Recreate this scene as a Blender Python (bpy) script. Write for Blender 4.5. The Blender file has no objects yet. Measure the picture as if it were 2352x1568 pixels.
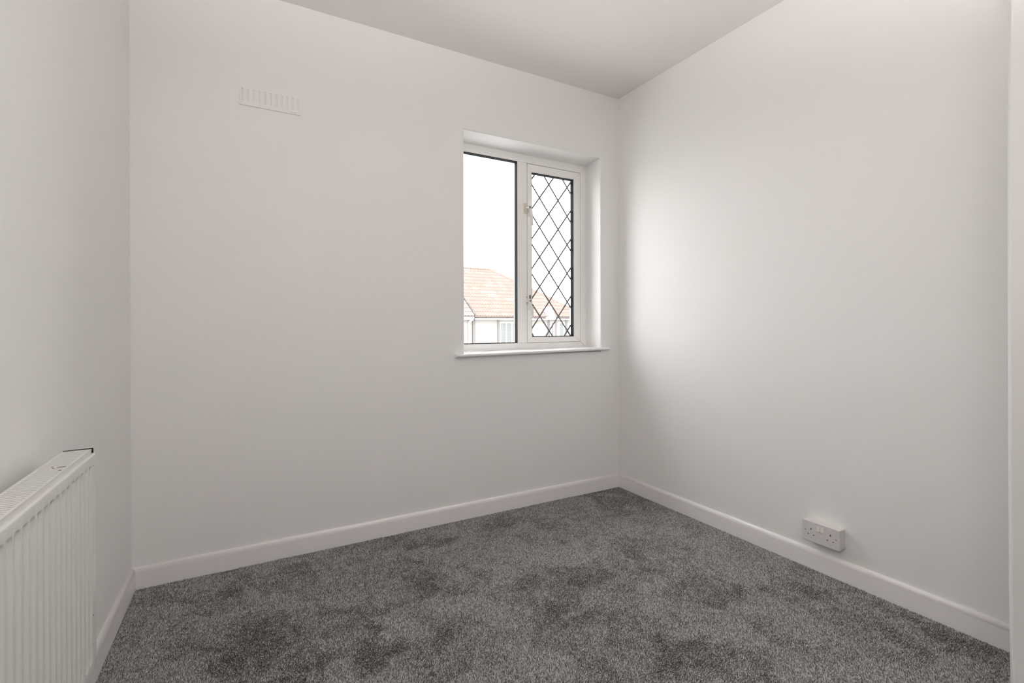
import bpy, bmesh, math, random
import numpy as np
from mathutils import Vector, Matrix

random.seed(7)
rng = np.random.default_rng(11)
SC = bpy.context.scene
COL = SC.collection

# ------------------------------------------------------------------ camera
CAM = Vector((-2.12180, -2.40356, 1.04006))
YAW, PITCH, ROLL = 0.50627, -0.00225, -0.00211
F_PX, SHIFT_PX = 1109.56, -35.15


def cam_axes():
    f = Vector((math.sin(YAW) * math.cos(PITCH), math.cos(YAW) * math.cos(PITCH), math.sin(PITCH)))
    r = Vector((math.cos(YAW), -math.sin(YAW), 0))
    u = r.cross(f)
    return math.cos(ROLL) * r + math.sin(ROLL) * u, -math.sin(ROLL) * r + math.cos(ROLL) * u, f


_r, _u, _f = cam_axes()
cd = bpy.data.cameras.new('camera')
cam = bpy.data.objects.new('camera', cd)
COL.objects.link(cam)
cd.sensor_fit = 'HORIZONTAL'
cd.sensor_width = 36.0
cd.lens = F_PX / 2352 * 36.0
cd.shift_y = SHIFT_PX / 2352
cd.clip_start, cd.clip_end = 0.02, 500
M = Matrix.Identity(4)
for i in range(3):
    M[i][0], M[i][1], M[i][2], M[i][3] = _r[i], _u[i], -_f[i], CAM[i]
cam.matrix_world = M
SC.camera = cam

# ------------------------------------------------------------------ sky, lamps, exposure
SKY = 7.5
world = bpy.data.worlds.new('overcast')
SC.world = world
world.use_nodes = True
wn = world.node_tree.nodes
wn['Background'].inputs[0].default_value = (0.985, 0.99, 1.0, 1)
wn['Background'].inputs[1].default_value = SKY


def area_lamp(name, loc, rot, size, power, color, shape='DISK', size_y=None):
    d = bpy.data.lights.new(name, 'AREA')
    d.shape = shape
    d.size = size
    if size_y:
        d.size_y = size_y
    d.energy = power
    d.color = color
    o = bpy.data.objects.new(name, d)
    o.location = loc
    o.rotation_euler = rot
    COL.objects.link(o)
    return o




def flash(name, loc, power, spread, radius):
    """the photographer's flash head, turned up at the ceiling"""
    d = bpy.data.lights.new(name, 'SPOT')
    d.energy = power
    d.spot_size = spread
    d.spot_blend = 0.3
    d.shadow_soft_size = radius
    d.color = (1.0, 0.99, 0.985)
    o = bpy.data.objects.new(name, d)
    o.location = loc
    o.rotation_euler = (math.pi, 0, 0)
    COL.objects.link(o)


flash('bounce_flash', (-1.78, -2.42, 1.2), 88, 2.4, 0.1)
area_lamp('hall_fill', (-0.6, -3.3, 2.35), (0, 0, 0), 0.5, 4, (1.0, 0.97, 0.94))  # unseen fill lamp, added to brighten the room through the doorway

SC.view_settings.view_transform = 'Standard'
SC.view_settings.look = 'None'
SC.view_settings.gamma = 1
SC.view_settings.use_curve_mapping = False
SC.view_settings.exposure = 0.0
SC.cycles.max_bounces = 14
SC.cycles.diffuse_bounces = 9
SC.cycles.transparent_max_bounces = 16


# ------------------------------------------------------------------ materials
def mat(name, rgb, rough=0.5, spec=0.5, metal=0.0):
    m = bpy.data.materials.new(name)
    m.use_nodes = True
    b = m.node_tree.nodes['Principled BSDF']
    b.inputs['Base Color'].default_value = (*rgb, 1)
    b.inputs['Roughness'].default_value = rough
    b.inputs['Specular IOR Level'].default_value = spec
    b.inputs['Metallic'].default_value = metal
    return m


def noise_bump(m, scale, strength, dist=0.001, detail=3, scale2=None, rgb2=None, fac=0.5, space='Object'):
    nt = m.node_tree
    b = nt.nodes['Principled BSDF']
    tc = nt.nodes.new('ShaderNodeTexCoord')
    n = nt.nodes.new('ShaderNodeTexNoise')
    n.inputs['Scale'].default_value = scale
    n.inputs['Detail'].default_value = detail
    nt.links.new(tc.outputs[space], n.inputs['Vector'])
    bp = nt.nodes.new('ShaderNodeBump')
    bp.inputs['Strength'].default_value = strength
    bp.inputs['Distance'].default_value = dist
    nt.links.new(n.outputs['Fac'], bp.inputs['Height'])
    nt.links.new(bp.outputs['Normal'], b.inputs['Normal'])
    if rgb2:
        n2 = nt.nodes.new('ShaderNodeTexNoise')
        n2.inputs['Scale'].default_value = scale2
        n2.inputs['Detail'].default_value = 4
        nt.links.new(tc.outputs[space], n2.inputs['Vector'])
        cr = nt.nodes.new('ShaderNodeValToRGB')
        cr.color_ramp.elements[0].position = 0.5 - fac / 2
        cr.color_ramp.elements[1].position = 0.5 + fac / 2
        cr.color_ramp.elements[0].color = b.inputs['Base Color'].default_value
        cr.color_ramp.elements[1].color = (*rgb2, 1)
        nt.links.new(n2.outputs['Fac'], cr.inputs['Fac'])
        nt.links.new(cr.outputs['Color'], b.inputs['Base Color'])
    return m


WALL = noise_bump(mat('wall_paint', (0.848, 0.834, 0.824), 0.55, 0.35), 220, 0.12, 0.0006, 4,
                  3.0, (0.838, 0.832, 0.816), 0.4)
CEIL = noise_bump(mat('ceiling_paint', (0.80, 0.765, 0.757), 0.8, 0.2), 180, 0.12, 0.0006, 4)
GLOSS = noise_bump(mat('gloss_trim_paint', (0.88, 0.855, 0.855), 0.28, 0.5), 25, 0.05, 0.001, 2)
DOORP = noise_bump(mat('door_paint', (0.80, 0.79, 0.775), 0.4, 0.4), 160, 0.15, 0.0006, 3)
UPVC = noise_bump(mat('white_plastic_frame', (0.89, 0.875, 0.86), 0.3, 0.5), 60, 0.02, 0.0005, 2)
SILLP = noise_bump(mat('sill_gloss', (0.84, 0.83, 0.835), 0.25, 0.5), 30, 0.03, 0.001, 2)
GASKET = noise_bump(mat('black_gasket', (0.010, 0.011, 0.012), 0.7, 0.12), 80, 0.05, 0.001, 2)
SEAL = mat('dark_seal', (0.03, 0.028, 0.027), 0.6, 0.3)
LEAD = noise_bump(mat('lead_strip_grey', (0.20, 0.185, 0.195), 0.5, 0.5), 90, 0.1, 0.001, 2)
HANDLE = mat('handle_white', (0.83, 0.82, 0.80), 0.25, 0.5)
CREAM = noise_bump(mat('keeper_cream', (0.66, 0.60, 0.49), 0.4, 0.4), 50, 0.05, 0.001, 2)
SILVER = mat('button_grey', (0.30, 0.29, 0.285), 0.35, 0.5)
DARK = mat('dark_hole', (0.03, 0.026, 0.024), 0.6, 0.3)
RADP = noise_bump(mat('radiator_enamel', (0.70, 0.69, 0.655), 0.32, 0.5), 40, 0.04, 0.001, 2,
                  4.0, (0.685, 0.685, 0.655), 0.4)
RADIN = mat('radiator_inside', (0.55, 0.53, 0.5), 0.5, 0.4)
RUST = noise_bump(mat('rust_brown', (0.07, 0.03, 0.018), 0.8, 0.2), 300, 0.4, 0.001, 3)
SOCK = noise_bump(mat('socket_plastic', (0.70, 0.675, 0.665), 0.3, 0.5), 90, 0.02, 0.0005, 2)
ROCK = mat('rocker_plastic', (0.82, 0.79, 0.775), 0.25, 0.5)
SHUT = mat('pin_shutter_dark', (0.05, 0.03, 0.03), 0.5, 0.3)
SCREW = mat('screw_grey', (0.2, 0.2, 0.2), 0.4, 0.5, 0.6)

RENDER_ = noise_bump(mat('cream_render', (0.25, 0.237, 0.220), 0.9, 0.1), 40, 0.5, 0.006, 3)
TIMBER = noise_bump(mat('weathered_timber', (0.150, 0.136, 0.136), 0.85, 0.2), 18, 0.5, 0.004, 3)
HWHITE = noise_bump(mat('house_white_paint', (0.82, 0.82, 0.82), 0.4, 0.4), 20, 0.05, 0.002, 2)
FASCIA = noise_bump(mat('weathered_fascia', (0.07, 0.064, 0.062), 0.9, 0.1), 8, 0.6, 0.01, 4,
                    5.0, (0.16, 0.15, 0.14), 0.25)
BLIND = mat('venetian_slat', (0.165, 0.167, 0.162), 0.5, 0.3)
HGLASS = mat('far_window_glass', (0.10, 0.11, 0.11), 0.08, 0.5)
GROUND = noise_bump(mat('street_ground', (0.40, 0.395, 0.385), 0.9, 0.1), 3, 0.4, 0.02, 4)


def tile_mat(name, a, b, c):
    m = mat(name, a, 0.85, 0.15)
    nt = m.node_tree
    oi = nt.nodes.new('ShaderNodeObjectInfo')
    cr = nt.nodes.new('ShaderNodeValToRGB')
    cr.color_ramp.elements[0].color = (*a, 1)
    cr.color_ramp.elements[1].color = (*b, 1)
    e = cr.color_ramp.elements.new(0.5)
    e.color = (*c, 1)
    nt.links.new(oi.outputs['Random'], cr.inputs['Fac'])
    tc = nt.nodes.new('ShaderNodeTexCoord')
    n = nt.nodes.new('ShaderNodeTexNoise')
    n.inputs['Scale'].default_value = 12
    nt.links.new(tc.outputs['Object'], n.inputs['Vector'])
    mx = nt.nodes.new('ShaderNodeMixRGB')
    mx.blend_type = 'MULTIPLY'
    mx.inputs['Fac'].default_value = 0.35
    nt.links.new(cr.outputs['Color'], mx.inputs[1])
    nt.links.new(n.outputs['Color'], mx.inputs[2])
    nt.links.new(cr.outputs['Color'], nt.nodes['Principled BSDF'].inputs['Base Color'])
    return m


TILE = tile_mat('clay_tile', (0.176, 0.135, 0.125), (0.192, 0.153, 0.144), (0.187, 0.133, 0.113))
TILE_GREY = tile_mat('greyed_tile', (0.168, 0.146, 0.142), (0.180, 0.158, 0.154), (0.160, 0.143, 0.140))

GLASS = bpy.data.materials.new('window_glass')
GLASS.use_nodes = True
_nt = GLASS.node_tree
for n in list(_nt.nodes):
    _nt.nodes.remove(n)
_o = _nt.nodes.new('ShaderNodeOutputMaterial')
_t = _nt.nodes.new('ShaderNodeBsdfTransparent')
_t.inputs[0].default_value = (0.97, 0.98, 0.975, 1)
_g = _nt.nodes.new('ShaderNodeBsdfGlossy')
_g.inputs['Roughness'].default_value = 0.02
_x = _nt.nodes.new('ShaderNodeMixShader')
_lw = _nt.nodes.new('ShaderNodeLayerWeight')
_lw.inputs['Blend'].default_value = 0.07
_nt.links.new(_lw.outputs['Fresnel'], _x.inputs[0])
_nt.links.new(_t.outputs[0], _x.inputs[1])
_nt.links.new(_g.outputs[0], _x.inputs[2])
_nt.links.new(_x.outputs[0], _o.inputs[0])

CARPET = mat('carpet_fibre', (0.1, 0.1, 0.1), 0.9, 0.1)
_at = CARPET.node_tree.nodes.new('ShaderNodeAttribute')
_at.attribute_name = 'fibre'
CARPET.node_tree.links.new(_at.outputs['Color'], CARPET.node_tree.nodes['Principled BSDF'].inputs['Base Color'])
BACKING = noise_bump(mat('carpet_backing', (0.045, 0.043, 0.042), 0.95, 0.05), 400, 0.5, 0.003, 2)


# ------------------------------------------------------------------ helpers
class MB:
    def __init__(self):
        self.v, self.f = [], []

    def add(self, verts, faces):
        k = len(self.v)
        self.v += [tuple(p) for p in verts]
        self.f += [tuple(i + k for i in f) for f in faces]
        return self

    def box(self, x0, x1, y0, y1, z0, z1):
        return self.add([(x0, y0, z0), (x1, y0, z0), (x1, y1, z0), (x0, y1, z0),
                         (x0, y0, z1), (x1, y0, z1), (x1, y1, z1), (x0, y1, z1)],
                        [(3, 2, 1, 0), (4, 5, 6, 7), (0, 1, 5, 4), (1, 2, 6, 5), (2, 3, 7, 6), (3, 0, 4, 7)])

    def hexa(self, lo, hi):
        """two quads of four points each, joined"""
        return self.add(list(lo) + list(hi),
                        [(3, 2, 1, 0), (4, 5, 6, 7), (0, 1, 5, 4), (1, 2, 6, 5), (2, 3, 7, 6), (3, 0, 4, 7)])

    def loft(self, rings, closed=True, caps=True):
        n = len(rings[0])
        vs = [p for r in rings for p in r]
        fs = []
        for i in range(len(rings) - 1):
            for j in range(n if closed else n - 1):
                a, b = i * n + j, i * n + (j + 1) % n
                fs.append((a, b, b + n, a + n))
        if caps and closed:
            fs.append(tuple(reversed(range(n))))
            fs.append(tuple((len(rings) - 1) * n + j for j in range(n)))
        return self.add(vs, fs)

    def cyl(self, c, axis, r, h, n=12, r2=None):
        ax = Vector(axis).normalized()
        a = ax.orthogonal().normalized()
        b = ax.cross(a)
        c = Vector(c)
        r2 = r if r2 is None else r2
        R = []
        for t, rr in ((0, r), (h, r2)):
            R.append([c + ax * t + (a * math.cos(2 * math.pi * k / n) + b * math.sin(2 * math.pi * k / n)) * rr for k in range(n)])
        return self.loft(R)

    def build(self, name, m, parent=None, bevel=0, seg=2, smooth=False, angle=30):
        me = bpy.data.meshes.new(name)
        me.from_pydata(self.v, [], self.f)
        bm = bmesh.new()
        bm.from_mesh(me)
        bmesh.ops.recalc_face_normals(bm, faces=bm.faces[:])
        bm.to_mesh(me)
        bm.free()
        me.materials.append(m)
        if smooth:
            for p in me.polygons:
                p.use_smooth = True
        o = bpy.data.objects.new(name, me)
        COL.objects.link(o)
        if parent:
            o.parent = parent
        if bevel:
            md = o.modifiers.new('edge', 'BEVEL')
            md.width = bevel
            md.segments = seg
            md.limit_method = 'ANGLE'
            md.angle_limit = math.radians(angle)
        return o


def empty(name, loc=(0, 0, 0), parent=None):
    o = bpy.data.objects.new(name, None)
    o.empty_display_size = 0.1
    COL.objects.link(o)
    o.location = loc
    if parent:
        o.parent = parent
    return o


def rooted(name, loc):
    """An Empty at a thing's base; parts are given world coordinates and counter-shifted."""
    return empty(name, loc)


def settle(root):
    """parts were built in world coordinates: give them local ones so that they move with their thing"""
    off = Vector(root.location)
    for c in root.children:
        c.location = Vector(c.location) - off


def tag(o, label=None, cat=None, group=None, kind=None):
    for k, v in (('label', label), ('category', cat), ('group', group), ('kind', kind)):
        if v:
            o[k] = v
    return o


def structure(o):
    o['kind'] = 'structure'
    return o


def copy_obj(o, parent=None):
    c = o.copy()
    COL.objects.link(c)
    c.parent = parent
    return c


def holed_slab(u0, u1, v0, v1, holes, w0, w1, to, mb=None):
    """a plate from u0..u1, v0..v1 between depths w0 (face) and w1 with rectangular through-holes"""
    mb = mb or MB()
    us = sorted({u0, u1} | {h[0] for h in holes} | {h[1] for h in holes})
    vs = sorted({v0, v1} | {h[2] for h in holes} | {h[3] for h in holes})
    nu, nv = len(us) - 1, len(vs) - 1
    solid = [[True] * nv for _ in range(nu)]
    for i in range(nu):
        cu = (us[i] + us[i + 1]) / 2
        hh = [h for h in holes if h[0] < cu < h[1]]
        for j in range(nv):
            cv = (vs[j] + vs[j + 1]) / 2
            if any(h[2] < cv < h[3] for h in hh):
                solid[i][j] = False
    idx = {}
    V, Fc = [], []

    def vid(i, j, k):
        key = (i, j, k)
        if key not in idx:
            idx[key] = len(V)
            V.append(to(us[i], vs[j], w0 if k == 0 else w1))
        return idx[key]
    for i in range(nu):
        for j in range(nv):
            if not solid[i][j]:
                continue
            Fc.append((vid(i, j, 0), vid(i + 1, j, 0), vid(i + 1, j + 1, 0), vid(i, j + 1, 0)))
            Fc.append((vid(i, j + 1, 1), vid(i + 1, j + 1, 1), vid(i + 1, j, 1), vid(i, j, 1)))
            for di, dj, a, b in ((-1, 0, (i, j), (i, j + 1)), (1, 0, (i + 1, j), (i + 1, j + 1)),
                                 (0, -1, (i, j), (i + 1, j)), (0, 1, (i, j + 1), (i + 1, j + 1))):
                p, q = i + di, j + dj
                if not (0 <= p < nu and 0 <= q < nv) or not solid[p][q]:
                    Fc.append((vid(*a, 0), vid(*b, 0), vid(*b, 1), vid(*a, 1)))
    return mb.add(V, Fc)


def sweep(points, sizes, up=(0, 0, 1)):
    """rectangular bar along points; sizes = (half width, half height) per point"""
    mb = MB()
    P = [Vector(p) for p in points]
    rings = []
    for i, p in enumerate(P):
        t = (P[min(i + 1, len(P) - 1)] - P[max(i - 1, 0)]).normalized()
        s = t.cross(Vector(up))
        if s.length < 1e-4:
            s = t.cross(Vector((1, 0, 0)))
        s.normalize()
        n = s.cross(t)
        w, h = sizes[i]
        rings.append([p - s * w - n * h, p + s * w - n * h, p + s * w + n * h, p - s * w + n * h])
    return mb.loft(rings)


# ------------------------------------------------------------------ the room shell
H = 2.5
WD, LA, RA = 2.51539, -0.00853, 0.00870
Y_FRONT = -2.68
sl, sr = math.sin(LA), math.sin(RA)


def xl(y):
    return -WD + sl * (-y)


def xr(y):
    return sr * (-y)


# floor
floor = structure(MB().box(-2.75, 0.25, -4.0, 0.02, -0.20, -0.0050).build('floor', BACKING))
ceil = structure(MB().box(-2.80, 0.30, -4.0, 0.30, H, H + 0.2).build('ceiling', CEIL))

# back wall with the window opening (soffit slopes a little, arrises are rounded)
OX0, OX1, OZ0, OZ1 = -1.083, -0.1465, 0.873, 2.0955


def back_wall():
    mb = MB()
    X0, X1, Z0, Z1 = -2.8, 0.30, -0.2, H + 0.02
    T = 0.200
    R = 0.007
    rings = []
    for k in range(5):
        a = math.radians(90 * k / 4)
        g = R * (1 - math.sin(a))
        y = R * (1 - math.cos(a))
        rings.append([(OX0 - g, y, OZ0 - g), (OX1 + g, y, OZ0 - g), (OX1 + g, y, OZ1 + g), (OX0 - g, y, OZ1 + g)])
    zt = 2.0845
    rings.append([(OX0, 0.15, OZ0), (OX1 + 0.001, 0.15, OZ0), (OX1 + 0.001, 0.15, zt), (OX0, 0.15, zt)])
    rings.append([(OX0, T, OZ0), (OX1 + 0.001, T, OZ0), (OX1 + 0.001, T, zt), (OX0, T, zt)])
    mb.loft(rings, caps=False)
    n = len(rings)
    out0 = [(X0, 0, Z0), (X1, 0, Z0), (X1, 0, Z1), (X0, 0, Z1)]
    out1 = [(X0, T, Z0), (X1, T, Z0), (X1, T, Z1), (X0, T, Z1)]
    b = len(mb.v)
    mb.v += out0 + out1
    for j in range(4):
        k = (j + 1) % 4
        mb.f.append((b + j, b + k, k, j))
        mb.f.append((b + 4 + k, b + 4 + j, (n - 1) * 4 + j, (n - 1) * 4 + k))
        mb.f.append((b + k, b + j, b + 4 + j, b + 4 + k))
    o = mb.build('wall_back', WALL)
    for p in o.data.polygons:
        if abs(p.normal.y) < 0.98 and p.area < 0.05 and abs(p.center.y) < 0.0072:
            p.use_smooth = False
    return structure(o)


back_wall()
ye = Y_FRONT - 0.12
structure(MB().hexa([(xl(0), 0, -0.2), (xl(ye), ye, -0.2), (xl(ye) - 0.2, ye, -0.2), (xl(0) - 0.2, 0, -0.2)],
                    [(xl(0), 0, H), (xl(ye), ye, H), (xl(ye) - 0.2, ye, H), (xl(0) - 0.2, 0, H)]).build('wall_left', WALL))
structure(MB().hexa([(xr(0), 0, -0.2), (xr(ye), ye, -0.2), (xr(ye) + 0.2, ye, -0.2), (xr(0) + 0.2, 0, -0.2)],
                    [(xr(0), 0, H), (xr(ye), ye, H), (xr(ye) + 0.2, ye, H), (xr(0) + 0.2, 0, H)]).build('wall_right', WALL))
# front wall behind the camera, with the doorway, and the little hall beyond it
DX0, DX1, DZ = -0.80, -0.02, 2.0
structure(holed_slab(-2.75, 0.25, -0.2, H, [(DX0, DX1, -0.2, DZ)], Y_FRONT, Y_FRONT - 0.12,
                     lambda u, v, w: (u, w, v)).build('wall_front', WALL))
structure(MB().box(-1.8, -1.7, -4.0, ye, -0.2, H).build('wall_hall_left', WALL))
structure(MB().box(0.1, 0.25, -4.0, ye, -0.2, H).build('wall_hall_right', WALL))
structure(MB().box(-1.8, 0.25, -4.1, -4.0, -0.2, H).build('wall_hall_end', WALL))

# baseboards: rounded-top boards mitred into the corners
HS, TS = 0.0815, 0.0153


def profile():
    pts = [(-0.004, HS)]
    for k in range(1, 8):
        a = math.radians(90 * k / 7)
        pts.append((TS * math.sin(a) ** 0.92, HS - 0.0185 * (1 - math.cos(a))))
    pts += [(TS, -0.012), (-0.004, -0.012)]
    return pts


PR = profile()


def baseboard(name, a, b):
    mb = MB()
    mb.loft([[a(o, z) for o, z in PR], [b(o, z) for o, z in PR]])
    o = mb.build(name, GLOSS, smooth=True)
    for p in o.data.polygons:
        p.use_smooth = len(p.vertices) == 4 and p.area < 0.5 * 0.09 and p.center.z > 0.05
    return structure(o)


baseboard('baseboard_back', lambda o, z: (xl(-o) + o, -o, z), lambda o, z: (-o, -o, z))
baseboard('baseboard_right', lambda o, z: (-o, -o, z), lambda o, z: (xr(-2.6) - o, -2.6, z))
baseboard('baseboard_left', lambda o, z: (xl(-o) + o, -o, z), lambda o, z: (xl(Y_FRONT) + o, Y_FRONT, z))

# open door at the right, seen along its leading edge; the leaf is a little bowed over its height
door = structure(empty('door_1', (-0.03, -2.615, 0)))


def door_leaf():
    hinge = Vector((-0.03, -2.615))
    edge = Vector((-0.3185, -1.918))
    d = edge - hinge
    L = d.length
    d.normalize()
    n = Vector((-d.y, d.x))
    if n.x > 0:
        n = -n                                    # towards the room
    th = 0.038
    zs = [0.012, 0.0376, 0.25, 0.45, 0.7325, 0.95, 1.15, 1.388, 1.55, 1.7, 1.83, 1.9117, 1.965]
    # sideways bow of the leading edge in metres (positive = away from the room)
    pz = [0.0, 0.075, 0.19, 0.33, 0.52, 0.74, 1.0, 1.15, 1.385, 1.5, 1.7, 1.9117, 1.98]
    px = [2300.5, 2302.5, 2309.0, 2314.5, 2318.0, 2320.5, 2322.8, 2324.8, 2325.6, 2325.0, 2322.5, 2316.5, 2313.0]
    rings = []
    r3 = Vector((_r.x, _r.y))
    for z in np.linspace(0.012, 1.975, 40):
        s = (np.interp(z, pz, px) - 2317.5) * 1.3 / F_PX / max(0.2, (-n).dot(r3))
        ring = []
        rr = 0.004
        for (l, t, fr) in ((0, 0, 0), (0, th, 0), (L - rr, th, 1), (L - 0.3 * rr, th - 0.3 * rr, 1), (L, th - rr, 1), (L, rr, 1), (L - 0.3 * rr, 0.3 * rr, 1), (L - rr, 0, 1)):
            off = -n * (s * (l / L) ** 2) + n * (-th + t) * 1.0
            p = hinge + d * l + off
            ring.append((p.x - hinge.x, p.y - hinge.y, z))
        rings.append(ring)
    return MB().loft(rings).build('door_leaf', DOORP, door)


door_leaf()

# ------------------------------------------------------------------ window
FY = 0.15
win = structure(empty('window_1', (-0.615, 0.15, 0.9)))


def ring_bars(name, out, inn, y0, y1, parent, m, gap=0.00035, bevel=0.0016):
    x0, x1, z0, z1 = out
    a0, a1, c0, c1 = inn
    g = gap
    sides = {
        'b': [(x0 + g, z0), (x1 - g, z0), (a1 - g, c0), (a0 + g, c0)],
        't': [(x0 + g, z1), (x1 - g, z1), (a1 - g, c1), (a0 + g, c1)],
        'l': [(x0, z0 + g), (x0, z1 - g), (a0, c1 - g), (a0, c0 + g)],
        'r': [(x1, z0 + g), (x1, z1 - g), (a1, c1 - g), (a1, c0 + g)]}
    res = []
    for k, q in sides.items():
        res.append(MB().hexa([(x, y0, z) for x, z in q], [(x, y1, z) for x, z in q]).build(name, m, parent, bevel, 2))
    return res


# outer frame: mitred bars, mullion
ring_bars('frame_bar', (-1.083, -0.1455, 0.895, 2.0845), (-1.030, -0.1925, 0.9305, 2.0360), FY, FY + 0.048, win, UPVC)
MB().box(-0.6655, -0.5985, FY + 0.0003, FY + 0.048, 0.9308, 2.0357).build('mullion', UPVC, win, 0.0022, 2)
# trim bead along the foot of the frame
MB().box(-1.082, -0.1470, FY - 0.016, FY, 0.889, 0.8975).build('sill_bead', SILLP, win, 0.003, 2)


def gasket(name, x0, x1, z0, z1, y0, y1, t, parent):
    return holed_slab(x0, x1, z0, z1, [(x0 + t, x1 - t, z0 + t * 1.5, z1 - t)], y0, y1, lambda u, v, w: (u, w, v)).build(name, GASKET, parent)


gasket('glazing_gasket', -1.030, -0.6655, 0.9303, 2.0360, FY + 0.0030, FY + 0.034, 0.003, win)
MB().box(-1.030, -0.666, FY + 0.034, FY + 0.040, 0.931, 2.036).build('glass_pane', GLASS, win)

# opening casement
SX0, SX1, SZ0, SZ1 = -0.5970, -0.1970, 0.9325, 2.0320
GX0, GX1, GZ0, GZ1 = -0.5665, -0.2475, 0.9665, 1.9835
SY = FY - 0.004
sash = empty('casement', (0, 0, 0), win)
ring_bars('sash_bar', (SX0, SX1, SZ0, SZ1), (GX0, GX1, GZ0, GZ1), SY, FY + 0.045, sash, UPVC, 0.0004, 0.002)
gasket('sash_gasket', GX0, GX1, GZ0 - 0.0005, GZ1, SY + 0.004, SY + 0.033, 0.0032, sash)
MB().box(GX0, GX1, SY + 0.033, SY + 0.039, GZ0, GZ1).build('sash_pane', GLASS, sash)
holed_slab(-0.6000, -0.1900, 0.929, 2.0375, [(SX0 + 0.006, SX1 - 0.006, SZ0 + 0.006, SZ1 - 0.006)], FY + 0.016, FY + 0.02,
           lambda u, v, w: (u, w, v)).build('weather_seal', SEAL, win)


def lead_lattice():
    """diamond lead came strips on the room side of the casement pane, each strip one bar clipped at the gasket"""
    dx, dz = 0.0707, 0.0932                    # half a diamond
    ox, oz = -0.4195, 1.5625                   # one crossing
    y0, y1 = SY + 0.0315, SY + 0.0335
    hw = 0.0046
    gx0, gx1, gz0, gz1 = GX0 + 0.003, GX1 - 0.003, GZ0 + 0.004, GZ1 - 0.003
    for s in (1, -1):
        m = s * dz / dx
        for k in range(-14, 15):
            # line z = oz + m (x - ox) + 2 k dz
            c = oz - m * ox + 2 * k * dz
            pts = []
            for x in (gx0, gx1):
                z = m * x + c
                if gz0 <= z <= gz1:
                    pts.append((x, z))
            for z in (gz0, gz1):
                x = (z - c) / m
                if gx0 < x < gx1:
                    pts.append((x, z))
            if len(pts) < 2:
                continue
            pts.sort()
            (xa, za), (xb, zb) = pts[0], pts[-1]
            if math.hypot(xb - xa, zb - za) < 0.02:
                continue
            t = Vector((xb - xa, zb - za)).normalized()
            n = Vector((-t.y, t.x)) * hw
            q = [(xa + n.x, za + n.y), (xa - n.x, za - n.y), (xb - n.x, zb - n.y), (xb + n.x, zb + n.y)]
            yy = 0.0004 if s > 0 else 0
            MB().hexa([(x, y0 - yy, z) for x, z in q], [(x, y1, z) for x, z in q]).build('lead_strip', LEAD, sash)
    # solder blobs where the strips cross
    b = MB()
    for i in range(-3, 4):
        for j in range(-7, 8):
            if (i + j) % 2:
                continue
            x, z = ox + i * dx, oz + j * dz
            if gx0 < x < gx1 and gz0 < z < gz1:
                b.cyl((x, y0 - 0.0009, z), (0, 1, 0), 0.0068, 0.002, 8)
    b.build('solder_joints', LEAD, sash)


lead_lattice()


def window_handle(zp, xp, cream):
    h = empty('casement_handle', (0, 0, 0), win)
    y = SY
    MB().box(xp - 0.003, xp + 0.018, y - 0.007, y, zp - 0.052, zp + 0.014).build('handle_base', HANDLE, h, 0.002, 2)
    # spur that hooks over the keeper
    sweep([(xp + 0.006, y - 0.014, zp), (xp - 0.008, y - 0.015, zp - 0.001), (xp - 0.022, y - 0.012, zp - 0.004)],
          [(0.006, 0.0085), (0.005, 0.007), (0.003, 0.004)]).build('handle_spur', HANDLE, h, 0.0018, 2)
    # lever hanging down
    sweep([(xp + 0.001, y - 0.014, zp + 0.011), (xp + 0.003, y - 0.016, zp - 0.010), (xp + 0.009, y - 0.021, zp - 0.028), (xp + 0.011, y - 0.024, zp - 0.050),
           (xp + 0.0125, y - 0.027, zp - 0.110)],
          [(0.0085, 0.008), (0.0105, 0.008), (0.0095, 0.007), (0.0072, 0.006), (0.0068, 0.0055)], up=(0, 1, 0)).build('handle_lever', HANDLE, h, 0.0022, 2)
    MB().cyl((xp, y - 0.0215, zp), (0, -1, 0), 0.0074, 0.0042, 16, 0.0066).build('push_button', SILVER, h)
    if cream:
        MB().hexa([(xp - 0.028, FY - 0.004, zp - 0.034), (xp - 0.007, FY - 0.010, zp - 0.034), (xp - 0.007, FY, zp - 0.034), (xp - 0.028, FY, zp - 0.034)],
                  [(xp - 0.028, FY - 0.004, zp + 0.028), (xp - 0.007, FY - 0.010, zp + 0.028), (xp - 0.007, FY, zp + 0.028), (xp - 0.028, FY, zp + 0.028)]
                  ).build('keeper_wedge', CREAM, h, 0.0015, 2)
        h['label'] = 'upper white casement handle with a yellowed cream keeper wedge'
    else:
        holed_slab(xp - 0.004, xp + 0.018, zp + 0.004, zp + 0.040, [(xp + 0.003, xp + 0.013, zp + 0.010, zp + 0.036)], y - 0.006, y,
                   lambda u, v, w: (u, w, v)).build('latch_plate', HANDLE, h)
        MB().box(xp + 0.003, xp + 0.013, y - 0.0025, y, zp + 0.010, zp + 0.036).build('latch_slot', DARK, h)
        b = MB()
        for dz in (0.024, -0.012):
            b = MB().cyl((xp - 0.0105, FY + 0.0005, zp + dz), (0, -1, 0), 0.0026, 0.002, 10)
            b.build('keeper_screw', DARK, h)
        MB().cyl((xp + 0.0135, y - 0.0270, zp - 0.026), (0, -1, 0), 0.0046, 0.0035, 12).build('key_hole', DARK, h)
        h['label'] = 'lower white casement handle with dark key hole and no keeper wedge'
    return h


window_handle(1.7590, -0.5930, True)
window_handle(1.1880, -0.5915, False)


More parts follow.
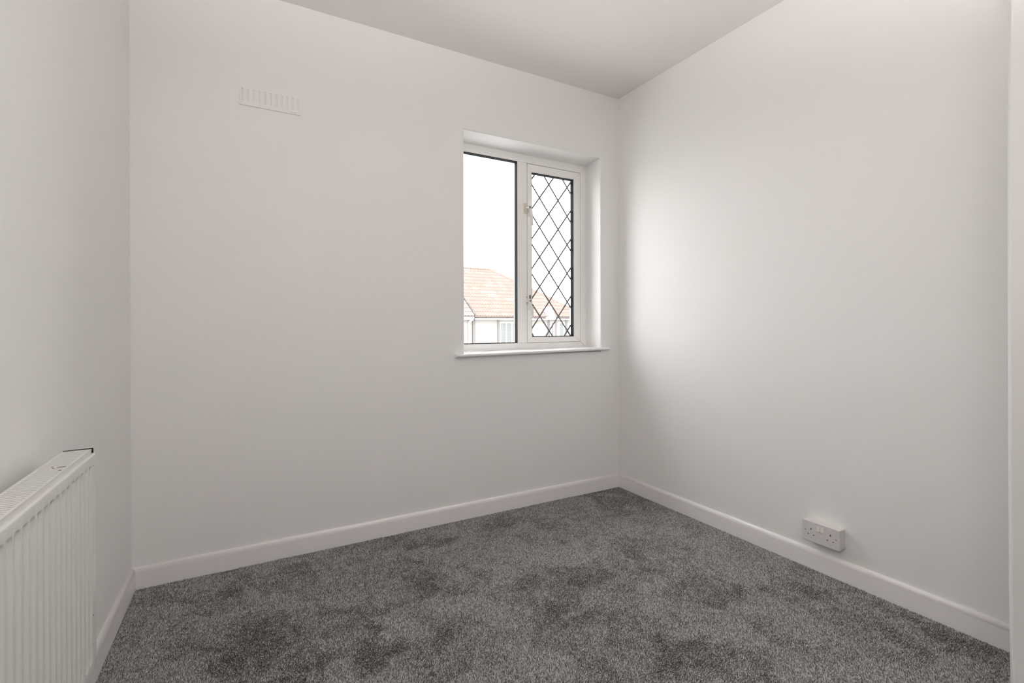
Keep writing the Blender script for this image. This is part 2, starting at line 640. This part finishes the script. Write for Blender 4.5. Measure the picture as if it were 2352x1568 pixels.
# sill board: slopes a little down to the left, rounded nose
def sill():
    zr = lambda x: 0.8968 + (x + 0.1465) * 0.0115
    th = 0.0165
    prof = []
    n = 6
    for k in range(n + 1):
        a = math.pi / 2 + math.pi * k / n
        prof.append((-0.030 + 0.008 + 0.008 * math.cos(a), 0.5 * th * math.sin(a) - 0.5 * th))
    rings = []

    def ring(x, yb, r=1.0):
        z0 = zr(x)
        pts = [(x, yb, z0)] + [(x, yb + (py - yb) * 1.0, z0 + pz) for py, pz in prof] + [(x, yb, z0 - th)]
        return pts
    mb = MB()
    mb.loft([ring(-1.1395, -0.0003), ring(-0.0965, -0.0003)])
    X0, X1 = OX0 - 0.0005, OX1 + 0.0005
    mb.hexa([(X0, -0.0003, zr(X0) - th), (X1, -0.0003, zr(X1) - th), (X1, FY + 0.002, zr(X1) - th), (X0, FY + 0.002, zr(X0) - th)],
            [(X0, -0.0003, zr(X0)), (X1, -0.0003, zr(X1)), (X1, FY + 0.002, zr(X1)), (X0, FY + 0.002, zr(X0))])
    return mb.build('sill_board', SILLP, win)


sill()
settle(win)

# ------------------------------------------------------------------ radiator on the left wall
RY0, RY1 = -0.957, -2.046
RZ0, RZ1 = 0.2545, 0.7475
rad = tag(rooted('radiator', (xl(-1.5) + 0.07, -1.5, RZ0)),
          'white panel radiator with slotted top grille and rust spots, on the left wall', 'radiator')


def on_left(o, y, z):
    return (xl(y) + o, y, z)


def rad_panel():
    pitch = 0.0296
    first = -1.0030                              # centre of the first channel
    ny = int((RY0 - RY1) / pitch * 12)
    ys = np.linspace(RY0, RY1, ny + 1)
    zs = [RZ0, RZ0 + 0.0012, RZ0 + 0.003, RZ0 + 0.005, 0.277, 0.281, 0.285, 0.290, 0.296, 0.40, 0.55, 0.65, 0.700, 0.709, 0.7135, 0.717, 0.720, 0.7225, 0.725, 0.7275,
          RZ1 - 0.005, RZ1 - 0.003, RZ1 - 0.0012, RZ1]
    rows = []
    for z in zs:
        row = []
        e = min(z - RZ0, RZ1 - z)
        rnd = 0.0034 * (1 - math.sqrt(max(0, 1 - (1 - min(e, 0.005) / 0.005) ** 2)))
        tz = min(1, max(0, (0.7262 - z) / 0.007)) * min(1, max(0, (z - 0.279) / 0.012))
        tz = tz * tz * (3 - 2 * tz)
        # the channel is deepest right under its top end
        deep = 0.0040 + 0.0046 * math.exp(-((0.716 - z) / 0.012) ** 2)
        for y in ys:
            ph = ((y - first) / pitch + 0.5) % 1.0 - 0.5
            a = abs(ph)
            s = min(1, max(0, (0.37 - a) / 0.17))
            s = s * s * (3 - 2 * s)
            ey = min(RY0 - y, y - RY1)
            ry = 0.0008 * (1 - min(1, ey / 0.002)) ** 2
            inside = 1 if (RY0 - 0.03 > y > RY1 + 0.03) else 0
            row.append(on_left(0.1005 - rnd - ry - deep * s * tz * inside, y, z))
        rows.append(row)
    mb = MB()
    mb.loft(rows, closed=False)
    n = len(ys)
    # back face
    b = [on_left(0.0885, RY0, RZ0), on_left(0.0885, RY1, RZ0), on_left(0.0885, RY1, RZ1), on_left(0.0885, RY0, RZ1)]
    k = len(mb.v)
    mb.v += b
    mb.f.append((k, k + 1, k + 2, k + 3))
    m = len(zs)
    mb.f.append(tuple(range(n)) + (k + 1, k))
    mb.f.append(tuple(range((m - 1) * n, m * n)) + (k + 2, k + 3))
    mb.f.append(tuple(i * n for i in range(m)) + (k + 3, k))
    mb.f.append(tuple(i * n + n - 1 for i in range(m)) + (k + 2, k + 1))
    o = mb.build('front_panel', RADP, rad)
    for p in o.data.polygons:
        p.use_smooth = len(p.vertices) == 4 and p.area < 0.01
    return o


rad_panel()
holed = [(-0.9772 - 0.011 * i - 0.0030, -0.9772 - 0.011 * i, 0.0490, 0.0880) for i in range(96)]
g = holed_slab(RY1 + 0.006, RY0 - 0.0052, 0.0430, 0.0938, holed, 0.7570, 0.7558, lambda u, v, w: on_left(v, u, w))
for o_ in (0.0430, 0.0926):
    g.hexa([on_left(o_, RY0 - 0.0052, 0.7445), on_left(o_ + 0.0012, RY0 - 0.0052, 0.7445), on_left(o_ + 0.0012, RY1 + 0.006, 0.7445), on_left(o_, RY1 + 0.006, 0.7445)],
           [on_left(o_, RY0 - 0.0052, 0.7562), on_left(o_ + 0.0012, RY0 - 0.0052, 0.7562), on_left(o_ + 0.0012, RY1 + 0.006, 0.7562), on_left(o_, RY1 + 0.006, 0.7562)])
grille = g.build('top_grille', RADP, rad)
for (y, o_, ln, w) in ((-1.1172, 0.0815, 0.016, 0.0032), (-1.1430, 0.0860, 0.006, 0.0030), (-1.1100, 0.0660, 0.005, 0.0022), (-1.1205, 0.0700, 0.004, 0.0016)):
    rp = [(0.5, 0.0), (0.3, 0.45), (-0.25, 0.5), (-0.5, 0.1), (-0.2, -0.4), (0.35, -0.5)]
    MB().loft([[on_left(o_ + a * ln, y + b * w, 0.7568) for a, b in rp], [on_left(o_ + a * ln * 0.9, y + b * w * 0.9, 0.7574) for a, b in rp]]).build('rust_spot', RUST, grille)
MB().hexa([on_left(0.041, RY0, RZ0), on_left(0.047, RY0, RZ0), on_left(0.047, RY1, RZ0), on_left(0.041, RY1, RZ0)],
          [on_left(0.041, RY0, RZ1), on_left(0.047, RY0, RZ1), on_left(0.047, RY1, RZ1), on_left(0.041, RY1, RZ1)]).build('back_panel', RADP, rad, 0.002, 2)
# folded convector fins between the panels
fin = MB()
ys = np.arange(RY0 - 0.02, RY1 + 0.02, -0.0125)
fin.loft([[on_left(0.0475 + (0.039 if i % 2 else 0.0), y, z) for i, y in enumerate(ys)] for z in (0.30, 0.715)], closed=False)
fin.build('convector_fins', RADIN, rad)
for y0, y1 in ((RY0 + 0.0004, RY0 - 0.0010), (RY1, RY1 - 0.0018)):
    c = 0.006
    prof = [(0.0405, 0.30), (0.0965, 0.30), (0.0965, 0.7560), (0.0965 - c * 0.15, 0.7600), (0.0965 - c * 0.5, 0.7606),
            (0.0405 + c, 0.7590), (0.0405 + c * 0.3, 0.7585 - c * 0.4), (0.0405, 0.7585 - c)]
    MB().loft([[on_left(a, y0, z) for a, z in prof], [on_left(a, y1, z) for a, z in prof]]).build('end_panel', RADP, rad)
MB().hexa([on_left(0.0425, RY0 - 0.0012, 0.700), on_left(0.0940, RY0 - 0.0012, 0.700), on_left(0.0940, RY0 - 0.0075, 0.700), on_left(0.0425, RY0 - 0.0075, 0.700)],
          [on_left(0.0425, RY0 - 0.0012, 0.7535), on_left(0.0940, RY0 - 0.0012, 0.7535), on_left(0.0940, RY0 - 0.0075, 0.7535), on_left(0.0425, RY0 - 0.0075, 0.7535)]).build('gap_shade_block', DARK, rad)  # dark block that paints in the shade of the end gap
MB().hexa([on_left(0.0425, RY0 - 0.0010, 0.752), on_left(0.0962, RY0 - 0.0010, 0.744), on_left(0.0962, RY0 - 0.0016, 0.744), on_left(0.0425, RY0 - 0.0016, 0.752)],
          [on_left(0.0425, RY0 - 0.0010, 0.7579), on_left(0.0962, RY0 - 0.0010, 0.7588), on_left(0.0962, RY0 - 0.0016, 0.7588), on_left(0.0425, RY0 - 0.0016, 0.7579)]).build('gap_shade_strip', DARK, rad)  # dark strip standing in for the shadow line at the grille end
for y in (-1.15, -1.85):
    MB().hexa([on_left(0, y, 0.33), on_left(0.041, y, 0.33), on_left(0.041, y - 0.04, 0.33), on_left(0, y - 0.04, 0.33)],
              [on_left(0, y, 0.69), on_left(0.041, y, 0.69), on_left(0.041, y - 0.04, 0.69), on_left(0, y - 0.04, 0.69)]).build('wall_bracket', RADIN, rad)
for (y, z, s) in ((-0.9655, 0.3835, 0.0022), (-0.9625, 0.7225, 0.0014), (-0.9680, 0.318, 0.0012)):
    MB().cyl(on_left(0.0975, y - 0.018, z), (1, 0, 0), s, 0.0034, 8, s * 0.8).build('paint_chip', RUST, rad)
settle(rad)

# ------------------------------------------------------------------ painted air vent high on the back wall
vent = tag(rooted('air_vent', (-2.013, 0, 2.0)), 'painted-over white louvre vent plate high on the back wall', 'vent')
vz0, vz1, vx0, vx1 = 1.9985, 2.0780, -2.1365, -1.8930
slots = [(-2.1268 + 0.02225 * i - 0.0027, -2.1268 + 0.02225 * i + 0.0027, 2.0185, 2.0708) for i in range(11)]
holed_slab(vx0, vx1, vz0, vz1, slots, -0.0044, -0.0002, lambda u, v, w: (u, w, v)).build('grille_plate', WALL, vent, 0.0016, 3)
MB().box(vx0 + 0.002, vx1 - 0.002, -0.0007, 0.0, vz0 + 0.002, vz1 - 0.002).build('back_plate', WALL, vent)
sweep([(-1.9385, -0.0056, 2.0060), (-1.9190, -0.0062, 2.0058)], [(0.0012, 0.0014), (0.0012, 0.0014)]).build('slide_tab', WALL, vent, 0.0005, 1)
MB().box(-1.9190, -1.9120, -0.0080, -0.0040, 2.0062, 2.0104).build('slide_knob', WALL, vent, 0.0006, 1)
settle(vent)

# ------------------------------------------------------------------ double socket on the right wall
sock = tag(rooted('double_socket', (xr(-1.27) - 0.02, -1.2718, 0.126)), 'white switched double socket box on the right wall above the skirting', 'socket')


def on_right(o, y, z):
    return (xr(y) - o, y, z)


SYA, SYB, SZA, SZB = -1.1985, -1.3450, 0.1262, 0.2092
box_ = [(SYA - 0.0012, SZA + 0.0012), (SYB + 0.0012, SZA + 0.0012), (SYB + 0.0012, SZB - 0.0012), (SYA - 0.0012, SZB - 0.0012)]
MB().loft([[on_right(0, y, z) for y, z in box_], [on_right(0.0362, y, z) for y, z in box_]]).build('back_box', SOCK, sock, 0.0025, 3)
pins = []
for yc in (-1.2333, -1.3100):
    pins.append((yc - 0.0021, yc + 0.0021, 0.1738, 0.1822))           # earth
    for dy in (0.0112, -0.0112):
        pins.append((yc + dy - 0.0033, yc + dy + 0.0033, 0.1527, 0.1571))
fp = holed_slab(SYB, SYA, SZA, SZB, pins, 0.0440, 0.0370, lambda u, v, w: on_right(w, u, v))
face = fp.build('faceplate', SOCK, sock)
bm = bmesh.new()
bm.from_mesh(face.data)
edges = []
for e in bm.edges:
    a, b = e.verts
    if all(abs(v.co.x - (xr(v.co.y) - 0.0440)) < 1e-4 for v in (a, b)) and (
            all(abs(v.co.y - SYA) < 1e-5 for v in (a, b)) or all(abs(v.co.y - SYB) < 1e-5 for v in (a, b)) or
            all(abs(v.co.z - SZA) < 1e-5 for v in (a, b)) or all(abs(v.co.z - SZB) < 1e-5 for v in (a, b))):
        edges.append(e)
bmesh.ops.bevel(bm, geom=edges, offset=0.0022, segments=3, affect='EDGES', profile=0.6)
bm.to_mesh(face.data)
bm.free()
for yc in (-1.2333, -1.3100):
    for (a0, a1, z0, z1) in ((yc - 0.004, yc + 0.004, 0.172, 0.184), (yc + 0.0165 - 0.0095, yc + 0.0165, 0.151, 0.159), (yc - 0.0165, yc - 0.0165 + 0.0095, 0.151, 0.159)):
        MB().hexa([on_right(0.0374, a0, z0), on_right(0.0374, a1, z0), on_right(0.0374, a1, z1), on_right(0.0374, a0, z1)],
                  [on_right(0.0405, a0, z0), on_right(0.0405, a1, z0), on_right(0.0405, a1, z1), on_right(0.0405, a0, z1)]).build('pin_shutter', SHUT, face)
for yc in (-1.2640, -1.2787):
    q0 = [(yc - 0.0058, 0.1768), (yc + 0.0058, 0.1768), (yc + 0.0058, 0.2000), (yc - 0.0058, 0.2000)]
    rk = MB().hexa([on_right(0.0430, y, z) for y, z in q0],
                   [on_right(0.0474, *q0[0]), on_right(0.0474, *q0[1]), on_right(0.0449, *q0[2]), on_right(0.0449, *q0[3])])
    rk.build('rocker_switch', ROCK, sock, 0.0008, 2)
for y, z in ((-1.2115, 0.1700), (-1.3318, 0.1680)):
    s_ = MB().cyl(on_right(0.0434, y, z), (-1, 0, 0), 0.0024, 0.0010, 12)
    s_.build('fixing_screw', SCREW, sock)
settle(sock)

# ------------------------------------------------------------------ carpet pile
def value_noise(x, y, cell, seed):
    r = np.random.default_rng(seed)
    G = r.random((128, 128))
    u, v = x / cell + 50, y / cell + 50
    i, j = np.floor(u).astype(int), np.floor(v).astype(int)
    a, b = u - i, v - j
    a, b = a * a * (3 - 2 * a), b * b * (3 - 2 * b)
    i0, i1, j0, j1 = i % 128, (i + 1) % 128, j % 128, (j + 1) % 128
    return (G[i0, j0] * (1 - a) * (1 - b) + G[i1, j0] * a * (1 - b) + G[i0, j1] * (1 - a) * b + G[i1, j1] * a * b)


def carpet():
    sp = 0.0031
    gx = np.arange(-2.515, 0.01, sp)
    gy = np.arange(-2.66, -0.014, sp)
    X, Y = np.meshgrid(gx, gy)
    X, Y = X.ravel(), Y.ravel()
    X = X + rng.uniform(-0.5, 0.5, X.size) * sp
    Y = Y + rng.uniform(-0.5, 0.5, Y.size) * sp
    ok = (X > -WD + sl * (-Y) + TS + 0.001) & (X < sr * (-Y) - TS - 0.001) & (Y < -TS - 0.001)
    X, Y = X[ok], Y[ok]
    n = X.size
    # brushed patches: the pile leans in different directions, and stands higher or lower
    wx = X + 0.07 * (value_noise(X, Y, 0.12, 5) - 0.5) * 2 + 0.02 * (value_noise(X, Y, 0.035, 8) - 0.5) * 2
    wy = Y + 0.07 * (value_noise(X, Y, 0.12, 6) - 0.5) * 2 + 0.02 * (value_noise(X, Y, 0.035, 9) - 0.5) * 2
    p = 0.30 * value_noise(wx * 0.8 + wy * 0.3, wy, 0.19, 1) + 0.32 * value_noise(wx, wy, 0.085, 2) + 0.22 * value_noise(wx, wy, 0.040, 3) + 0.16 * value_noise(X, Y, 0.017, 4)
    p = np.clip((p - 0.27) / 0.33, 0, 1)
    # 1 = leaning to the window, 0 = brushed back to the door
    ang = p * math.radians(80) + (1 - p) * math.radians(-100) + rng.normal(0, 0.6, n)
    lean = 0.0022 * np.abs(2 * p - 1) + 0.0006
    h = 0.0034 + 0.0024 * rng.random(n) + 0.0008 * p
    rad_ = 0.0018 + 0.0008 * rng.random(n)
    rot = rng.uniform(0, 2 * math.pi, n)
    V = np.zeros((n, 4, 3), np.float32)
    zb = -0.0052
    for k in range(3):
        a = rot + k * 2 * math.pi / 3
        V[:, k, 0] = X + rad_ * np.cos(a)
        V[:, k, 1] = Y + rad_ * np.sin(a)
        V[:, k, 2] = zb
    V[:, 3, 0] = X + lean * np.cos(ang)
    V[:, 3, 1] = Y + lean * np.sin(ang)
    V[:, 3, 2] = zb + h
    lim0, lim1, limy = -WD + sl * (-V[..., 1]) + TS + 0.0004, sr * (-V[..., 1]) - TS - 0.0004, -TS - 0.0004
    V[..., 0] = np.minimum(np.maximum(V[..., 0], lim0), lim1)
    V[..., 1] = np.minimum(V[..., 1], limy)
    me = bpy.data.meshes.new('carpet_pile')
    me.vertices.add(n * 4)
    me.vertices.foreach_set('co', V.reshape(-1))
    tri = np.array([[0, 1, 3], [1, 2, 3], [2, 0, 3]], np.int32)
    T = (np.arange(n, dtype=np.int32)[:, None, None] * 4 + tri[None]).reshape(-1)
    me.loops.add(n * 9)
    me.loops.foreach_set('vertex_index', T)
    me.polygons.add(n * 3)
    me.polygons.foreach_set('loop_start', np.arange(0, n * 9, 3, dtype=np.int32))
    me.update(calc_edges=True)
    # heather yarn: mid grey with pale and dark fibres
    base = CARPET_BASE * np.exp(rng.normal(0, 0.5, n))
    pale = rng.random(n) < 0.06
    base[pale] *= 1.9
    base *= 0.70 + 0.42 * p  # pile shading put into the colour: brushed-back patches darker
    base = np.clip(base, 0.012, 0.6)
    Cc = np.ones((n, 4, 4), np.float32)
    tint = rng.normal(0, 0.04, n)
    Cc[..., 0] = (base * (1.008 + tint))[:, None]
    Cc[..., 1] = (base * 0.992)[:, None]
    Cc[..., 2] = (base * (0.985 - tint * 0.6))[:, None]
    at = me.color_attributes.new('fibre', 'FLOAT_COLOR', 'POINT')
    at.data.foreach_set('color', Cc.reshape(-1))
    me.materials.append(CARPET)
    o = bpy.data.objects.new('carpet_pile', me)
    COL.objects.link(o)
    o.parent = floor
    o['kind'] = 'stuff'
    return o


CARPET_BASE = 0.29
carpet()

# ------------------------------------------------------------------ outside: ground and the pair of houses opposite
GZ = -2.95
structure(MB().box(-60, 80, 0.6, 120, GZ - 0.3, GZ).build('ground', GROUND))

TH = math.radians(33)
EY, EZ = 18.80, 1.485
GAUGE, TW = 0.372, 0.30
PARTY = 7.60
RY = 23.2
RZ = EZ + (RY - EY) * math.tan(TH)


def tile_mesh(name, m):
    """double-roman tile: two rolls, a tail lip; local x across, y up the slope, z out of it"""
    prof = []
    w = TW
    for x, z in ((0, 0.004), (0.06, 0.0), (0.100, 0.006), (0.122, 0.028), (0.142, 0.028), (0.146, -0.022), (0.154, -0.022), (0.158, 0.0), (0.21, 0.0), (0.250, 0.006), (0.270, 0.028), (0.288, 0.028), (0.292, -0.022), (0.300, -0.022)):
        prof.append((x, z))
    ln = GAUGE + 0.07
    rows = [[(x, 0.0, z - 0.010) for x, z in prof], [(x, 0.0, z + 0.020) for x, z in prof], [(x, ln, z + 0.002) for x, z in prof]]
    mb = MB().loft(rows, closed=False)
    me = bpy.data.meshes.new(name)
    me.from_pydata(mb.v, [], mb.f)
    me.materials.append(m)
    return me


def slope_point(x, s, lift=0.0):
    return (x, EY + s * math.cos(TH) - lift * math.sin(TH), EZ + s * math.sin(TH) + lift * math.cos(TH))


def hip_x(Y):
    return 10.62 + (23.15 - Y) * (13.55 - 10.62) / (23.15 - 19.82)


def house(x0, x1, label, hip, m_tile, tile_limit):
    root = tag(rooted('house', ((x0 + x1) / 2, 22, GZ)), label, 'house', 'pair of houses opposite')
    MB().box(x0, x1, 19.1, 27.0, GZ, 1.40).build('house_wall', RENDER_, root)
    xe0 = x0 if hip else x0 - 0.0
    # deck under the tiles
    if hip:
        xe = hip_x(EY)
        V = [slope_point(x0, 0.02, -0.02), slope_point(xe, 0.02, -0.02), (hip_x(RY), RY, RZ - 0.02), (x0, RY, RZ - 0.02), (x0, 27.4, EZ), (xe, 27.4, EZ), (xe, EY, EZ - 0.05), (x0, EY, EZ - 0.05), (x0, 27.4, EZ - 0.05), (xe, 27.4, EZ - 0.05)]
        Fc = [(0, 1, 2, 3), (1, 5, 2), (3, 2, 5, 4), (7, 6, 1, 0), (6, 9, 5, 1), (9, 8, 4, 5), (8, 7, 0, 3, 4), (6, 7, 8, 9)]
    else:
        V = [slope_point(x0, 0.02, -0.02), slope_point(x1, 0.02, -0.02), (x1, RY, RZ - 0.02), (x0, RY, RZ - 0.02), (x0, 27.4, EZ), (x1, 27.4, EZ), (x1, EY, EZ - 0.05), (x0, EY, EZ - 0.05), (x0, 27.4, EZ - 0.05), (x1, 27.4, EZ - 0.05)]
        Fc = [(0, 1, 2, 3), (3, 2, 5, 4), (7, 6, 1, 0), (6, 9, 5, 2, 1), (9, 8, 4, 5), (8, 7, 0, 3, 4), (6, 7, 8, 9)]
    roof = MB().add(V, Fc).build('roof', m_tile, root)
    me = tile_mesh('roof_tile', m_tile)
    rest = MB()
    k = 0
    nrow = int((RY - EY) / math.cos(TH) / GAUGE) + 1
    cells = []
    for r in range(nrow):
        s = r * GAUGE
        Y = EY + s * math.cos(TH)
        if Y > RY - 0.12:
            continue
        xmax = hip_x(Y) if hip else x1
        for c in range(60):
            x = (x0 + c * TW) if hip else (x1 - (c + 1) * TW)
            if hip and x + TW * 0.55 > xmax or (not hip and x < x0 - 0.01):
                break
            cells.append((x, s))
    if not hip:
        cells.sort(key=lambda q: -q[0])
    for x, s in cells:
        p = slope_point(x, s, 0.0)
        if k < tile_limit:
            o = bpy.data.objects.new('roof_tile', me)
            COL.objects.link(o)
            o.parent = roof
            o.location = p
            o.rotation_euler = (TH + random.uniform(-.004, .004), 0, random.uniform(-.004, .004))
            k += 1
        else:
            R = Matrix.Rotation(TH, 3, 'X')
            rest.add([Vector(p) + R @ v.co for v in me.vertices], [tuple(q.vertices) for q in me.polygons])
    if rest.v:
        o = rest.build('roof_tiles', m_tile, roof)
        o['kind'] = 'stuff'
    # half-round ridge and hip tiles
    def cap(a, b):
        a, b = Vector(a), Vector(b)
        L = (b - a).length
        nn = max(1, round(L / 0.45))
        d = (b - a) / nn
        t = d.normalized()
        s = t.cross(Vector((0, 0, 1))).normalized()
        u = s.cross(t)
        for i in range(nn):
            c = a + d * i
            rings = [[c + t * w + s * (0.12 * rr * math.cos(q)) + u * (0.10 * rr * math.sin(q) - 0.045) for q in [math.pi * j / 6 for j in range(7)]]
                     for w, rr in ((-0.02, 1.12), (d.length, 1.0))]
            MB().loft(rings, caps=True).build('ridge_tile', m_tile, roof)
    xr_ = hip_x(RY)
    cap((x0 + 0.03 if hip else x1 - 2.25, RY, RZ), (xr_ if hip else x1 - 0.02, RY, RZ))
    if hip:
        cap((hip_x(RY), RY, RZ), (hip_x(EY + 0.15), EY + 0.15, EZ + 0.12))
    return root, roof


h1, roof1 = house(PARTY, 14.2, 'cream house opposite with orange hipped tile roof and dark timber boards', True, TILE, 300)
h2, roof2 = house(2.2, PARTY - 0.02, 'adjoining house opposite with paler greyed roof tiles and white downpipe', False, TILE_GREY, 90)
# lead roll along the party line
sweep([slope_point(PARTY + 0.02, 0.0, 0.045), slope_point(PARTY + 0.02, (RY - EY) / math.cos(TH), 0.045)], [(0.018, 0.016)] * 2).build('party_roll', FASCIA, h1)
# eaves
xe = hip_x(EY)
MB().box(PARTY + 0.03, xe - 0.1, 18.93, 18.96, 1.30, 1.475).build('fascia_board', FASCIA, h1)
MB().box(PARTY + 0.03, xe - 0.1, 18.96, 19.1, 1.30, 1.33).build('soffit_board', HWHITE, h1)


def gutter(xa, xb, z, root, r=0.045):
    prof = [(18.87 - r * math.cos(a), z - 0.075 * math.sin(a)) for a in [math.pi * j / 8 for j in range(9)]]
    prof += [(18.87 + (r - 0.006) * math.cos(a), z - 0.068 * math.sin(a)) for a in [math.pi * j / 8 for j in range(9)]]
    MB().loft([[(xa, y, q) for y, q in prof], [(xb, y, q) for y, q in prof]]).build('gutter', HWHITE, root)


gutter(PARTY + 0.04, xe - 0.05, 1.380, h1)
for x in np.arange(8.3, 14.0, 0.92):
    MB().box(x - 0.02, x + 0.02, 18.90, 18.94, 1.32, 1.45).build('gutter_bracket', FASCIA, h1)
gutter(2.2, PARTY - 0.03, 1.425, h2, 0.055)
MB().box(2.2, PARTY - 0.02, 18.93, 18.96, 1.30, 1.47).build('fascia_board', HWHITE, h2)
sweep([(7.50, 18.87, 1.36), (7.49, 18.88, 1.30), (7.40, 19.02, 1.19), (7.39, 19.05, 1.12), (7.39, 19.05, GZ)], [(0.036, 0.036)] * 5).build('downpipe', HWHITE, h2, 0.012, 2)

# mock-Tudor boards on the front wall
for a, b in ((7.600, 7.735), (8.962, 9.075), (11.968, 12.080), (12.385, 12.517), (13.094, 13.209)):
    MB().box(a, b, 19.065, 19.1, -0.4, 1.31).build('timber_board', TIMBER, h1)
MB().box(PARTY, 14.2, 19.06, 19.1, -0.62, -0.42).build('timber_rail', TIMBER, h1)


def far_window(x0, x1, z0, z1, bars, fw):
    w = holed_slab(x0, x1, z0, z1, [(a, b, z0 + 0.06, z1 - 0.055) for a, b in bars], 19.055, 19.1, lambda u, v, q: (u, q, v)).build('window', HWHITE, h1)
    for a, b in bars:
        MB().box(a, b, 19.092, 19.097, z0 + 0.06, z1 - 0.055).build('pane', HGLASS, w)
        bl = MB()
        z = z1 - 0.075
        while z > z0 + 0.08:
            bl.add([(a + 0.006, 19.079, z), (b - 0.006, 19.079, z), (b - 0.006, 19.088, z + 0.027), (a + 0.006, 19.088, z + 0.027)], [(0, 1, 2, 3)])
            z -= 0.042
        o = bl.build('blind', BLIND, w)
        o['kind'] = 'stuff'
    return w


far_window(9.085, 9.985, -0.30, 1.195, [(9.145, 9.418), (9.468, 9.745), (9.802, 9.895)], 0.06)
far_window(12.115, 12.375, -0.30, 1.22, [(12.182, 12.315)], 0.05)
far_window(12.590, 13.060, -0.30, 1.195, [(12.695, 12.965)], 0.05)
# small white triangular block at the eaves above the narrow window
MB().loft([[(11.68, 18.72, 1.40), (12.225, 18.72, 1.40), (11.953, 18.72, 2.02)], [(11.68, 19.9, 1.40), (12.225, 19.9, 1.40), (11.953, 19.9, 2.02)]]).build('eaves_wedge', HWHITE, h1)
settle(h1)
settle(h2)
